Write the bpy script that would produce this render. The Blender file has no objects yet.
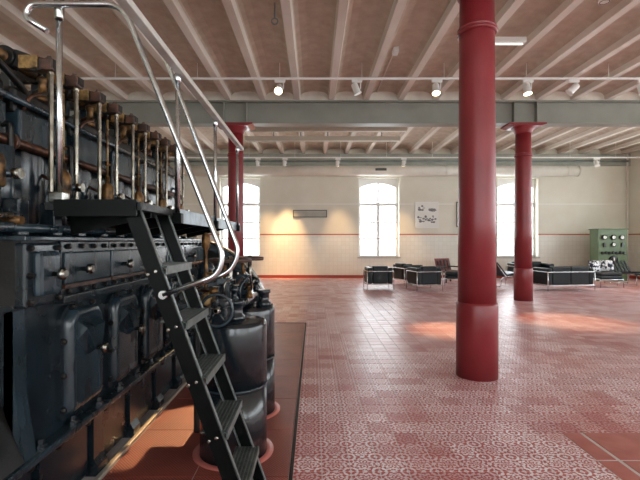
import bpy, bmesh, math, random
from mathutils import Vector, Matrix
random.seed(7)
S = bpy.context.scene
COL = S.collection
PI = math.pi

# ------------------------------------------------------------------ camera
F = 426.7                                    # focal length in pixels of the 640 px frame
H = 1.37                                     # eye height
cd = bpy.data.cameras.new('camera')
cd.sensor_width = 36.0
cd.lens = F / 640 * 36.0
cd.shift_x = 6 / 640
cd.shift_y = 1 / 640
cd.clip_start = 0.05
cam = bpy.data.objects.new('camera', cd)
COL.objects.link(cam)
cam.location = (0, 0, H)
cam.rotation_euler = (PI / 2, 0, 0)
S.camera = cam
S.view_settings.view_transform = 'Standard'
S.view_settings.look = 'None'
S.view_settings.gamma = 1
S.view_settings.use_curve_mapping = False
S.view_settings.exposure = 1.45
S.cycles.max_bounces = 10
S.cycles.diffuse_bounces = 6
S.cycles.glossy_bounces = 4
S.cycles.transparent_max_bounces = 16
S.cycles.sample_clamp_indirect = 6
S.cycles.use_denoising = True

# ------------------------------------------------------------------ world
w = bpy.data.worlds.new('overcast_sky')
S.world = w
w.use_nodes = True
bg = w.node_tree.nodes['Background']
bg.inputs[0].default_value = (0.90, 0.96, 1.0, 1)
bg.inputs[1].default_value = 3.4

# key measures of the hall
YB, XL, XR, YF = 15.8, -6.6, 11.65, -4.5     # back wall, left wall, right wall, wall behind the camera
ZR, ZC = 4.60, 4.80                          # underside of the ribs, of the ceiling fields
YBEAM1, YBEAM2 = 4.35, 9.87                  # the two rows of columns
RIB0, RIBP = -0.388, 0.79

def px(x, y, Y):                             # a pixel at depth Y
    return Vector(((x - 314) * Y / F, Y, H - (y - 241) * Y / F))

# ------------------------------------------------------------------ materials
def lin(c):
    return tuple((v / 255 / 12.92) if v / 255 <= 0.04045 else ((v / 255 + 0.055) / 1.055) ** 2.4 for v in c)
M = {}
def mat(name, rgb, rough=0.5, metal=0.0, rgb2=None, nscale=6.0, bump=0.0, bscale=60.0, rvar=0.0, stretch=None, spec=0.5, contrast=(0.35, 0.65)):
    m = bpy.data.materials.new(name)
    m.use_nodes = True
    nt = m.node_tree
    b = nt.nodes['Principled BSDF']
    b.inputs['Base Color'].default_value = lin(rgb) + (1,)
    b.inputs['Roughness'].default_value = rough
    b.inputs['Metallic'].default_value = metal
    b.inputs['Specular IOR Level'].default_value = spec
    geo = nt.nodes.new('ShaderNodeNewGeometry')
    src = geo.outputs['Position']
    if stretch:
        mp = nt.nodes.new('ShaderNodeMapping')
        mp.inputs['Scale'].default_value = stretch
        nt.links.new(src, mp.inputs[0]); src = mp.outputs[0]
    n = nt.nodes.new('ShaderNodeTexNoise')
    n.inputs['Scale'].default_value = nscale
    n.inputs['Detail'].default_value = 5
    nt.links.new(src, n.inputs['Vector'])
    if rgb2:
        r = nt.nodes.new('ShaderNodeValToRGB')
        r.color_ramp.elements[0].position = contrast[0]; r.color_ramp.elements[1].position = contrast[1]
        r.color_ramp.elements[0].color = lin(rgb) + (1,); r.color_ramp.elements[1].color = lin(rgb2) + (1,)
        nt.links.new(n.outputs[0], r.inputs[0]); nt.links.new(r.outputs[0], b.inputs['Base Color'])
    if rvar:
        mr = nt.nodes.new('ShaderNodeMapRange')
        mr.inputs[1].default_value = 0.3; mr.inputs[2].default_value = 0.7
        mr.inputs[3].default_value = rough - rvar; mr.inputs[4].default_value = rough + rvar
        nt.links.new(n.outputs[0], mr.inputs[0]); nt.links.new(mr.outputs[0], b.inputs['Roughness'])
    if bump:
        n2 = nt.nodes.new('ShaderNodeTexNoise')
        n2.inputs['Scale'].default_value = bscale
        n2.inputs['Detail'].default_value = 4
        nt.links.new(src, n2.inputs['Vector'])
        bp = nt.nodes.new('ShaderNodeBump')
        bp.inputs['Strength'].default_value = bump; bp.inputs['Distance'].default_value = 0.01
        nt.links.new(n2.outputs[0], bp.inputs['Height']); nt.links.new(bp.outputs[0], b.inputs['Normal'])
    M[name] = m
    return m

mat('plaster', (224, 222, 208), 0.7, rgb2=(217, 213, 197), nscale=1.2, bump=0.08, bscale=30)
mat('rib_paint', (228, 222, 212), 0.7, rgb2=(212, 203, 190), nscale=3, bump=0.06, stretch=(1, 0.25, 1))
mat('clay_field', (202, 191, 174), 0.85, rgb2=(188, 173, 155), nscale=5, bump=0.35, bscale=18)
mat('beam_paint', (146, 147, 138), 0.5, rgb2=(136, 137, 128), nscale=2, bump=0.03)
mat('column_red', (134, 42, 48), 0.36, rgb2=(126, 38, 43), nscale=3, bump=0.03, bscale=30)
mat('base_red', (150, 62, 46), 0.35)
mat('line_red', (176, 100, 66), 0.3)
mat('line_pale', (232, 230, 222), 0.35)
mat('white_paint', (235, 235, 232), 0.4)
mat('sill_stone', (176, 170, 160), 0.5)
mat('engine', (27, 38, 45), 0.25, rgb2=(15, 22, 27), nscale=5, bump=0.05, bscale=30, rvar=0.06, spec=0.7)
mat('engine_grey', (44, 59, 68), 0.24, rgb2=(24, 35, 41), nscale=9, bump=0.05, bscale=40, rvar=0.06, stretch=(1, 1, 0.35), spec=0.7)
mat('engine_black', (9, 11, 12), 0.38, rgb2=(24, 19, 16), nscale=9, bump=0.12, rvar=0.1)
mat('rust', (92, 58, 42), 0.5, rgb2=(44, 32, 28), nscale=20, bump=0.2)
mat('brass', (176, 142, 90), 0.36, metal=0.4, rgb2=(84, 62, 40), nscale=25, rvar=0.1)
mat('oily_brass', (128, 92, 52), 0.42, metal=0.6, rgb2=(44, 34, 25), nscale=22, rvar=0.1)
mat('copper', (98, 64, 48), 0.38, metal=0.7, rgb2=(48, 36, 30), nscale=20)
mat('steel', (172, 172, 166), 0.24, metal=1.0, rgb2=(120, 112, 100), nscale=18, rvar=0.08)
mat('rod_steel', (158, 152, 140), 0.30, metal=1.0, rgb2=(104, 94, 80), nscale=14, rvar=0.08)
mat('chrome', (226, 230, 233), 0.20, metal=1.0, rgb2=(205, 208, 212), nscale=30)
mat('rail_alu', (212, 210, 204), 0.35, rgb2=(196, 192, 184), nscale=10)
mat('ladder_black', (7, 9, 9), 0.38, rgb2=(11, 13, 12), nscale=16, bump=0.06, rvar=0.05, spec=0.1)
mat('tread', (84, 92, 88), 0.38, metal=0.4, rgb2=(52, 58, 56), nscale=26, bump=0.4, bscale=120)
mat('tread_edge', (120, 126, 124), 0.4, metal=0.3, rgb2=(92, 98, 96), nscale=20)
mat('platform_edge', (150, 166, 176), 0.4, metal=0.2, rgb2=(110, 124, 132), nscale=12)
mat('platform_plate', (22, 25, 25), 0.4, metal=0.3, rgb2=(22, 24, 24), nscale=12, bump=0.4, bscale=90)
mat('tank_black', (18, 27, 33), 0.22, rgb2=(22, 31, 37), nscale=3, bump=0.02, spec=0.8)
mat('leather', (6, 16, 20), 0.45, rgb2=(9, 21, 26), nscale=10, bump=0.1, bscale=60, spec=0.35)
mat('maroon', (136, 46, 36), 0.4, rgb2=(84, 28, 24), nscale=12)
mat('dark_wood', (52, 28, 20), 0.4, rgb2=(36, 20, 16), nscale=12)
mat('panel_green', (94, 114, 80), 0.45, rgb2=(86, 106, 73), nscale=4)
mat('dial_white', (236, 236, 226), 0.3)
mat('black_gloss', (14, 14, 15), 0.25)
mat('paper', (232, 232, 226), 0.7)
mat('ink', (80, 82, 84), 0.8, rgb2=(150, 150, 150), nscale=40)
mat('sign_face', (176, 172, 156), 0.35, rgb2=(164, 160, 146), nscale=5)
mat('sign_frame', (86, 86, 80), 0.4, metal=0.3)
mat('duct', (226, 222, 210), 0.5, rgb2=(214, 208, 196), nscale=2)
mat('track_white', (232, 232, 228), 0.4)
mat('pipe_grey', (142, 150, 146), 0.4, rgb2=(126, 134, 130), nscale=4)
mat('mat_trim', (40, 26, 24), 0.6)
mat('pale_trim', (178, 170, 158), 0.4, metal=0.3)
mat('grout', (214, 208, 208), 0.6, rgb2=(196, 186, 184), nscale=8)
mat('cushion_print', (232, 236, 240), 0.8, rgb2=(30, 38, 58), nscale=14, contrast=(0.48, 0.52))
mat('slab_red', (186, 108, 98), 0.35, rgb2=(170, 92, 84), nscale=6, rvar=0.05)

def mat_emit(name, rgb, strength):
    m = bpy.data.materials.new(name); m.use_nodes = True
    b = m.node_tree.nodes['Principled BSDF']
    b.inputs['Base Color'].default_value = lin(rgb) + (1,)
    b.inputs['Emission Color'].default_value = lin(rgb) + (1,)
    b.inputs['Emission Strength'].default_value = strength
    M[name] = m
mat_emit('lamp_glow', (255, 226, 176), 6.0)
mat_emit('tube_glow', (250, 246, 236), 0.3)

def mat_pane():
    m = bpy.data.materials.new('pane_glass'); m.use_nodes = True
    nt = m.node_tree
    for n in list(nt.nodes): nt.nodes.remove(n)
    o = nt.nodes.new('ShaderNodeOutputMaterial'); mx = nt.nodes.new('ShaderNodeMixShader')
    t = nt.nodes.new('ShaderNodeBsdfTransparent'); g = nt.nodes.new('ShaderNodeBsdfGlossy')
    n = nt.nodes.new('ShaderNodeTexNoise'); n.inputs['Scale'].default_value = 3
    mr = nt.nodes.new('ShaderNodeMapRange'); mr.inputs[3].default_value = 0.02; mr.inputs[4].default_value = 0.07
    nt.links.new(n.outputs[0], mr.inputs[0]); nt.links.new(mr.outputs[0], mx.inputs[0])
    g.inputs['Roughness'].default_value = 0.03
    nt.links.new(t.outputs[0], mx.inputs[1]); nt.links.new(g.outputs[0], mx.inputs[2]); nt.links.new(mx.outputs[0], o.inputs[0])
    M['pane_glass'] = m
mat_pane()

def mathn(nt, op, a, b=None, c=None):
    n = nt.nodes.new('ShaderNodeMath'); n.operation = op
    for i, v in enumerate((a, b, c)):
        if v is None: continue
        if isinstance(v, (int, float)): n.inputs[i].default_value = v
        else: nt.links.new(v, n.inputs[i])
    return n.outputs[0]

TILE, TX0, TY0 = 0.172, -0.125, 0.30
def mat_tile():
    """red cement tile with a worn pale ornament, drawn per tile"""
    m = bpy.data.materials.new('ornament_tile'); m.use_nodes = True
    nt = m.node_tree; b = nt.nodes['Principled BSDF']
    geo = nt.nodes.new('ShaderNodeNewGeometry'); sp = nt.nodes.new('ShaderNodeSeparateXYZ')
    nt.links.new(geo.outputs['Position'], sp.inputs[0])
    gx = mathn(nt, 'DIVIDE', mathn(nt, 'SUBTRACT', sp.outputs[0], TX0), TILE)
    gy = mathn(nt, 'DIVIDE', mathn(nt, 'SUBTRACT', sp.outputs[1], TY0), TILE)
    u = mathn(nt, 'FRACT', gx); v = mathn(nt, 'FRACT', gy)
    au = mathn(nt, 'ABSOLUTE', mathn(nt, 'SUBTRACT', u, 0.5)); av = mathn(nt, 'ABSOLUTE', mathn(nt, 'SUBTRACT', v, 0.5))
    # distance from the middle and from the nearest corner
    rc = mathn(nt, 'SQRT', mathn(nt, 'ADD', mathn(nt, 'MULTIPLY', au, au), mathn(nt, 'MULTIPLY', av, av)))
    cu = mathn(nt, 'SUBTRACT', 0.5, au); cv = mathn(nt, 'SUBTRACT', 0.5, av)
    rk = mathn(nt, 'SQRT', mathn(nt, 'ADD', mathn(nt, 'MULTIPLY', cu, cu), mathn(nt, 'MULTIPLY', cv, cv)))
    th = mathn(nt, 'ARCTAN2', av, au)
    pet = mathn(nt, 'MULTIPLY', mathn(nt, 'COSINE', mathn(nt, 'MULTIPLY', th, 8.0)), mathn(nt, 'SINE', mathn(nt, 'MULTIPLY', rc, 30.0)))
    ring = mathn(nt, 'MAXIMUM', 0.0, mathn(nt, 'SUBTRACT', 1.0, mathn(nt, 'DIVIDE', mathn(nt, 'ABSOLUTE', mathn(nt, 'SUBTRACT', rk, 0.24)), 0.05)))
    dia = mathn(nt, 'MAXIMUM', 0.0, mathn(nt, 'SUBTRACT', 1.0, mathn(nt, 'DIVIDE', mathn(nt, 'ABSOLUTE', mathn(nt, 'SUBTRACT', mathn(nt, 'ADD', au, av), 0.36)), 0.04)))
    orn = mathn(nt, 'ADD', mathn(nt, 'MULTIPLY', pet, 0.8), mathn(nt, 'MULTIPLY', mathn(nt, 'ADD', ring, dia), 0.9))
    tn = nt.nodes.new('ShaderNodeTexNoise'); tn.inputs['Scale'].default_value = 90; tn.inputs['Detail'].default_value = 4
    nt.links.new(geo.outputs['Position'], tn.inputs['Vector'])
    orn = mathn(nt, 'ADD', orn, mathn(nt, 'MULTIPLY', mathn(nt, 'SUBTRACT', tn.outputs[0], 0.5), 3.6))
    mask = nt.nodes.new('ShaderNodeMapRange'); mask.inputs[1].default_value = -0.15; mask.inputs[2].default_value = 0.35
    nt.links.new(orn, mask.inputs[0])
    # wear: per tile and in broad drifts
    cell = nt.nodes.new('ShaderNodeCombineXYZ')
    nt.links.new(mathn(nt, 'FLOOR', gx), cell.inputs[0]); nt.links.new(mathn(nt, 'FLOOR', gy), cell.inputs[1])
    wn = nt.nodes.new('ShaderNodeTexWhiteNoise'); wn.noise_dimensions = '2D'
    nt.links.new(cell.outputs[0], wn.inputs['Vector'])
    big = nt.nodes.new('ShaderNodeTexNoise'); big.inputs['Scale'].default_value = 1.1; big.inputs['Detail'].default_value = 3
    nt.links.new(geo.outputs['Position'], big.inputs['Vector'])
    st = mathn(nt, 'ADD', mathn(nt, 'MULTIPLY', wn.outputs[0], 0.42), mathn(nt, 'MULTIPLY', big.outputs[0], 1.25))
    stc = nt.nodes.new('ShaderNodeMapRange'); stc.inputs[1].default_value = 0.5; stc.inputs[2].default_value = 1.05
    stc.inputs[3].default_value = 0.26; stc.inputs[4].default_value = 1.0
    nt.links.new(st, stc.inputs[0])
    fac = mathn(nt, 'MULTIPLY', mask.outputs[0], stc.outputs[0])
    base = nt.nodes.new('ShaderNodeMix'); base.data_type = 'RGBA'
    base.inputs[6].default_value = lin((168, 66, 60)) + (1,); base.inputs[7].default_value = lin((186, 88, 80)) + (1,)
    nt.links.new(wn.outputs[0], base.inputs[0])
    mx = nt.nodes.new('ShaderNodeMix'); mx.data_type = 'RGBA'
    nt.links.new(fac, mx.inputs[0]); nt.links.new(base.outputs[2], mx.inputs[6])
    mx.inputs[7].default_value = lin((244, 241, 246)) + (1,)
    nt.links.new(mx.outputs[2], b.inputs['Base Color'])
    rr = nt.nodes.new('ShaderNodeMapRange'); rr.inputs[3].default_value = 0.26; rr.inputs[4].default_value = 0.44
    nt.links.new(tn.outputs[0], rr.inputs[0]); nt.links.new(rr.outputs[0], b.inputs['Roughness'])
    bp = nt.nodes.new('ShaderNodeBump'); bp.inputs['Strength'].default_value = 0.08; bp.inputs['Distance'].default_value = 0.004
    nt.links.new(tn.outputs[0], bp.inputs['Height']); nt.links.new(bp.outputs[0], b.inputs['Normal'])
    M['tile'] = m
mat_tile()

def mat_ribbed():
    """red clay plate with a fine diagonal ribbing"""
    m = bpy.data.materials.new('ribbed_plate'); m.use_nodes = True
    nt = m.node_tree; b = nt.nodes['Principled BSDF']
    geo = nt.nodes.new('ShaderNodeNewGeometry')
    mp = nt.nodes.new('ShaderNodeMapping'); mp.inputs['Rotation'].default_value = (0, 0, PI / 4)
    nt.links.new(geo.outputs['Position'], mp.inputs[0])
    wv = nt.nodes.new('ShaderNodeTexWave'); wv.inputs['Scale'].default_value = 22; wv.bands_direction = 'X'
    wy = nt.nodes.new('ShaderNodeTexWave'); wy.inputs['Scale'].default_value = 22; wy.bands_direction = 'Y'
    nt.links.new(mp.outputs[0], wv.inputs[0]); nt.links.new(mp.outputs[0], wy.inputs[0])
    h = mathn(nt, 'MULTIPLY', wv.outputs[1], wy.outputs[1])
    n = nt.nodes.new('ShaderNodeTexNoise'); n.inputs['Scale'].default_value = 3; n.inputs['Detail'].default_value = 5
    nt.links.new(geo.outputs['Position'], n.inputs['Vector'])
    r = nt.nodes.new('ShaderNodeValToRGB')
    r.color_ramp.elements[0].position = 0.3; r.color_ramp.elements[1].position = 0.7
    r.color_ramp.elements[0].color = lin((112, 46, 40)) + (1,); r.color_ramp.elements[1].color = lin((146, 68, 56)) + (1,)
    nt.links.new(n.outputs[0], r.inputs[0])
    mx = nt.nodes.new('ShaderNodeMix'); mx.data_type = 'RGBA'
    nt.links.new(mathn(nt, 'MULTIPLY', h, 0.35), mx.inputs[0]); nt.links.new(r.outputs[0], mx.inputs[6])
    mx.inputs[7].default_value = lin((196, 130, 116)) + (1,)
    nt.links.new(mx.outputs[2], b.inputs['Base Color'])
    b.inputs['Roughness'].default_value = 0.38
    bp = nt.nodes.new('ShaderNodeBump'); bp.inputs['Strength'].default_value = 0.5; bp.inputs['Distance'].default_value = 0.004
    nt.links.new(h, bp.inputs['Height']); nt.links.new(bp.outputs[0], b.inputs['Normal'])
    M['ribbed'] = m
mat_ribbed()

def mat_wall_tile():
    m = bpy.data.materials.new('glazed_wall_tile'); m.use_nodes = True
    nt = m.node_tree; b = nt.nodes['Principled BSDF']
    geo = nt.nodes.new('ShaderNodeNewGeometry'); sp = nt.nodes.new('ShaderNodeSeparateXYZ'); cb = nt.nodes.new('ShaderNodeCombineXYZ')
    nt.links.new(geo.outputs['Position'], sp.inputs[0])
    nt.links.new(mathn(nt, 'ADD', sp.outputs[0], sp.outputs[1]), cb.inputs[0]); nt.links.new(sp.outputs[2], cb.inputs[1])
    br = nt.nodes.new('ShaderNodeTexBrick')
    br.offset = 0; br.inputs['Scale'].default_value = 1; br.inputs['Brick Width'].default_value = 0.15; br.inputs['Row Height'].default_value = 0.15
    br.inputs['Mortar Size'].default_value = 0.004; br.inputs['Mortar Smooth'].default_value = 0.3
    br.inputs['Color1'].default_value = lin((224, 222, 210)) + (1,); br.inputs['Color2'].default_value = lin((220, 217, 204)) + (1,)
    br.inputs['Mortar'].default_value = lin((208, 203, 190)) + (1,)
    nt.links.new(cb.outputs[0], br.inputs[0]); nt.links.new(br.outputs[0], b.inputs['Base Color'])
    b.inputs['Roughness'].default_value = 0.22
    M['wall_tile'] = m
mat_wall_tile()

# ------------------------------------------------------------------ mesh building
WORLD = {}
class B:
    def __init__(s): s.v = []; s.f = []; s.sm = []
    def add(s, vs, fs, smooth=False):
        o = len(s.v); s.v += [Vector(p) for p in vs]
        for f in fs: s.f.append([i + o for i in f]); s.sm.append(smooth)
        return s
    def box(s, x0, x1, y0, y1, z0, z1, c=0.0):
        if x0 > x1: x0, x1 = x1, x0
        if y0 > y1: y0, y1 = y1, y0
        if z0 > z1: z0, z1 = z1, z0
        if c <= 0:
            vs = [(x, y, z) for z in (z0, z1) for y in (y0, y1) for x in (x0, x1)]
            return s.add(vs, [(0, 2, 3, 1), (4, 5, 7, 6), (0, 1, 5, 4), (2, 6, 7, 3), (0, 4, 6, 2), (1, 3, 7, 5)])
        c = min(c, (x1 - x0) * .49, (y1 - y0) * .49, (z1 - z0) * .49)
        bm = bmesh.new(); bmesh.ops.create_cube(bm, size=1)
        for q in bm.verts:
            q.co = Vector(((x0 + x1) / 2 + q.co.x * (x1 - x0), (y0 + y1) / 2 + q.co.y * (y1 - y0), (z0 + z1) / 2 + q.co.z * (z1 - z0)))
        bmesh.ops.bevel(bm, geom=list(bm.edges), offset=c, segments=2, profile=0.6, affect='EDGES', clamp_overlap=True)
        bm.verts.index_update()
        s.add([q.co.copy() for q in bm.verts], [[q.index for q in f.verts] for f in bm.faces]); bm.free()
        return s
    def ring(s, c, ax, r, n):
        ax = ax.normalized(); t = Vector((0, 0, 1)) if abs(ax.z) < 0.9 else Vector((1, 0, 0))
        a = ax.cross(t).normalized(); b = ax.cross(a)
        return [c + a * (r * math.cos(2 * PI * k / n)) + b * (r * math.sin(2 * PI * k / n)) for k in range(n)]
    def cyl(s, p0, p1, r, r2=None, n=14, cap=True):
        p0, p1 = Vector(p0), Vector(p1); r2 = r if r2 is None else r2
        ax = p1 - p0; vs = s.ring(p0, ax, r, n) + s.ring(p1, ax, r2, n)
        s.add(vs, [(k, (k + 1) % n, n + (k + 1) % n, n + k) for k in range(n)], True)
        o = len(s.v) - 2 * n
        if cap:
            s.f += [[o + k for k in range(n)][::-1], [o + n + k for k in range(n)]]; s.sm += [False, False]
        return s
    def lathe(s, prof, p0, ax=(0, 0, 1), n=24, cap=True, smooth=True):
        """prof: (radius, distance along axis)"""
        p0 = Vector(p0); ax = Vector(ax).normalized(); vs = []
        for r, d in prof: vs += s.ring(p0 + ax * d, ax, max(r, 1e-4), n)
        fs = []
        for j in range(len(prof) - 1):
            for k in range(n): fs.append((j * n + k, j * n + (k + 1) % n, (j + 1) * n + (k + 1) % n, (j + 1) * n + k))
        o = len(s.v); s.add(vs, fs, smooth)
        if cap:
            m = (len(prof) - 1) * n
            s.f += [[o + k for k in range(n)][::-1], [o + m + k for k in range(n)]]; s.sm += [False, False]
        return s
    def tube(s, pts, r, n=10, closed=False):
        pts = [Vector(p) for p in pts]; N = len(pts)
        tang = []
        for i in range(N):
            a = pts[(i - 1) % N] if (closed or i > 0) else pts[i]; b = pts[(i + 1) % N] if (closed or i < N - 1) else pts[i]
            tang.append((b - a).normalized())
        t = tang[0]; ref = Vector((0, 0, 1)) if abs(t.z) < 0.9 else Vector((1, 0, 0))
        nrm = t.cross(ref).normalized(); vs = []
        for i in range(N):
            t = tang[i]; nrm = (nrm - t * nrm.dot(t)).normalized(); bn = t.cross(nrm)
            vs += [pts[i] + nrm * (r * math.cos(2 * PI * k / n)) + bn * (r * math.sin(2 * PI * k / n)) for k in range(n)]
        fs = []
        for i in range(N if closed else N - 1):
            j = (i + 1) % N
            for k in range(n): fs.append((i * n + k, i * n + (k + 1) % n, j * n + (k + 1) % n, j * n + k))
        o = len(s.v); s.add(vs, fs, True)
        if not closed:
            s.f += [[o + k for k in range(n)][::-1], [o + (N - 1) * n + k for k in range(n)]]; s.sm += [False, False]
        return s
    def prism(s, poly, axis, a, b):
        """polygon in the plane across axis, extruded from a to b. axis X: (y,z)  Y: (x,z)  Z: (x,y)"""
        def P(q, t): return {'X': (t, q[0], q[1]), 'Y': (q[0], t, q[1]), 'Z': (q[0], q[1], t)}[axis]
        n = len(poly)
        vs = [P(q, a) for q in poly] + [P(q, b) for q in poly]
        fs = [list(range(n))[::-1], list(range(n, 2 * n))] + [(k, (k + 1) % n, n + (k + 1) % n, n + k) for k in range(n)]
        return s.add(vs, fs)
    def torus(s, c, ax, R, r, n=28, m=8):
        return s.tube(s.ring(Vector(c), Vector(ax), R, n), r, m, closed=True)
    def mesh(s, name, m, org=(0, 0, 0)):
        me = bpy.data.meshes.new(name); org = Vector(org)
        me.from_pydata([tuple(p - org) for p in s.v], [], s.f)
        me.polygons.foreach_set('use_smooth', s.sm)
        bm = bmesh.new(); bm.from_mesh(me); bmesh.ops.recalc_face_normals(bm, faces=bm.faces); bm.to_mesh(me); bm.free()
        if m: me.materials.append(M[m])
        return me
    def build(s, name, m, parent=None):
        lo = [min(p[i] for p in s.v) for i in range(3)]; hi = [max(p[i] for p in s.v) for i in range(3)]
        org = Vector(((lo[0] + hi[0]) / 2, (lo[1] + hi[1]) / 2, lo[2]))
        return place(name, s.mesh(name, m, org), org, parent)
def place(name, me, org, parent=None):
    o = bpy.data.objects.new(name, me); COL.objects.link(o); org = Vector(org)
    WORLD[o.name] = org
    o.location = org - (WORLD[parent.name] if parent else Vector((0, 0, 0)))
    if parent: o.parent = parent
    return o
def tag(o, label=None, cat=None, group=None, kind=None):
    if label: o['label'] = label
    if cat: o['category'] = cat
    if group: o['group'] = group
    if kind: o['kind'] = kind
    return o
def thing(name, label, cat, loc=(0, 0, 0), group=None, kind=None):
    o = bpy.data.objects.new(name, None); o.empty_display_size = 0.1; COL.objects.link(o)
    o.location = loc; WORLD[o.name] = Vector(loc)
    return tag(o, label, cat, group, kind)
def copy_tree(o, parent=None):
    c = o.copy(); COL.objects.link(c); c.parent = parent
    for ch in [q for q in o.children]: copy_tree(ch, c)
    return c
def fillet(pts, r, seg=5):
    rs = r if isinstance(r, (list, tuple)) else [r] * len(pts)
    """round the corners of a polyline"""
    pts = [Vector(p) for p in pts]; out = [pts[0]]
    for i in range(1, len(pts) - 1):
        a, p, b = pts[i - 1], pts[i], pts[i + 1]
        d1 = (a - p); d2 = (b - p); q = min(rs[i], d1.length * .49, d2.length * .49)
        s0 = p + d1.normalized() * q; s1 = p + d2.normalized() * q
        for k in range(seg + 1):
            t = k / seg; out.append((1 - t) ** 2 * s0 + 2 * t * (1 - t) * p + t * t * s1)
    return out + [pts[-1]]

# ------------------------------------------------------------------ floor
floor = B().box(XL - .4, XR + .4, YF - .4, YB + .4, -0.25, -0.002).build('floor', 'grout'); tag(floor, kind='structure')
MX1, MY1 = -0.13, 7.13                                       # ribbed plates around the engine end here
HX0, HX1, HY0, HY1 = 1.767, 3.655, 1.162, 3.05                    # smooth hatch plates on the right
def tile_mesh():
    g = 0.0026; a, z1 = TILE / 2 - g, 0.0; c = 0.0012
    vs = [(-a, -a, -.005), (a, -a, -.005), (a, a, -.005), (-a, a, -.005), (-a, -a, z1 - c), (a, -a, z1 - c), (a, a, z1 - c), (-a, a, z1 - c),
          (-a + c, -a + c, z1), (a - c, -a + c, z1), (a - c, a - c, z1), (-a + c, a - c, z1)]
    fs = [(0, 1, 5, 4), (1, 2, 6, 5), (2, 3, 7, 6), (3, 0, 4, 7), (4, 5, 9, 8), (5, 6, 10, 9), (6, 7, 11, 10), (7, 4, 8, 11), (8, 9, 10, 11)]
    return vs, fs
tv, tf = tile_mesh()
tme = B().add(tv, tf).mesh('floor_tile', 'tile')
spots = []
for j in range(0, int((YB - TY0) / TILE) + 1):
    for i in range(-40, int((XR - TX0) / TILE) + 1):
        x, y = TX0 + (i + .5) * TILE, TY0 + (j + .5) * TILE
        if x < XL or x + TILE / 2 > XR or y + TILE / 2 > YB: continue
        if x < MX1 and y < MY1 + .03: continue
        if HX0 < x < HX1 and HY0 < y < HY1: continue
        spots.append((x, y))
seen = sorted([p for p in spots if p[1] > 2.38 and -10 < 314 + p[0] * F / p[1] < 660], key=lambda p: p[1])[:300]
ss = set(seen)
for x, y in seen: place('floor_tile', tme, (x, y, random.uniform(-.0004, .0003)), floor)
rb = B()
for x, y in spots:
    if (x, y) in ss: continue
    dz = random.uniform(-.0004, .0003)
    rb.add([(a + x, b + y, c + dz) for a, b, c in tv], tf)
tag(rb.build('floor_tiling', 'tile', floor), kind='stuff')
# smooth red hatch plates
for k, (a, b) in enumerate(((HX0 + .0, HX0 + .13), (HX0 + .15, 2.62), (2.64, HX1))):
    for y0, y1 in ((HY0, 1.9), (1.91, 2.66), (2.67, HY1)):
        B().box(a + .004, b - .004, y0 + .004, y1 - .004, -.005, 0.001).build('hatch_plate', 'slab_red', floor)
# ribbed plates round the engine
ys = [-0.6 + .615 * k for k in range(13)]
for y0 in ys:
    y1 = min(y0 + .615, MY1 - .02)
    if y1 - y0 < .1: continue
    for x0, x1 in ((-1.22, -.70), (-.70, -.146)):
        B().box(x0 + .003, x1 - .003, y0 + .003, y1 - .003, -.005, .002).build('ribbed_plate', 'ribbed', floor)
B().box(-6.5, -2.5, -4.4, MY1 - .02, -.005, .0).build('ribbed_plate', 'ribbed', floor)
B().box(-2.5, -1.22, 4.9, MY1 - .02, -.005, .0).build('ribbed_plate', 'ribbed', floor)
B().box(-.146, -.124, -.6, MY1, -.005, .0025).build('edge_strip', 'mat_trim', floor)
B().box(-6.5, -.135, MY1 - .018, MY1 + .018, -.005, .004).build('edge_strip', 'mat_trim', floor)

# ------------------------------------------------------------------ walls with window openings
WW, WZ0, WZ1 = 1.50, 0.78, 3.70                              # opening width, sill, head
def hole_wall(name, axis, face, thick, a0, a1, z1, holes, mt, WW=WW, WZ0=WZ0, WZ1=WZ1):
    """wall slab along X or Y with rectangular holes centred at the given places"""
    b = B(); t0, t1 = (face, face + thick)
    def add(p, q, za, zb):
        if q - p < 1e-4 or zb - za < 1e-4: return
        if axis == 'X': b.box(p, q, t0, t1, za, zb)
        else: b.box(t0, t1, p, q, za, zb)
    cur = a0
    for h in sorted(holes):
        add(cur, h - WW / 2, 0, z1)
        add(h - WW / 2, h + WW / 2, 0, WZ0); add(h - WW / 2, h + WW / 2, WZ1, z1)
        cur = h + WW / 2
    add(cur, a1, 0, z1)
    return tag(b.build(name, mt), kind='structure')
BW = [-2.74, 2.405, 7.55]; RW = [-3.1 + 2.6 * k for k in range(7)]; FW = [-2.8, .2, 3.2, 6.2, 9.2]  # right and front rows are unseen, extra windows added to brighten the hall
SX, SZ = 1.3, 1.12                                           # out-of-view windows enlarged by this to admit more daylight
ZT = 5.0
wall_back = hole_wall('wall_back', 'X', YB, .42, XL - .4, XR + .4, ZT, BW, 'plaster')
wall_right = hole_wall('wall_right', 'Y', XR, .42, YF, YB, ZT, RW, 'plaster', WW * SX, WZ0 * SZ, WZ1 * SZ)
wall_front = hole_wall('wall_front', 'X', YF, -.42, XL - .4, XR + .4, ZT, FW, 'plaster', WW * SX, WZ0 * SZ, WZ1 * SZ)
wall_left = hole_wall('wall_left', 'Y', XL, -.42, YF, YB, ZT, [], 'plaster')
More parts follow.
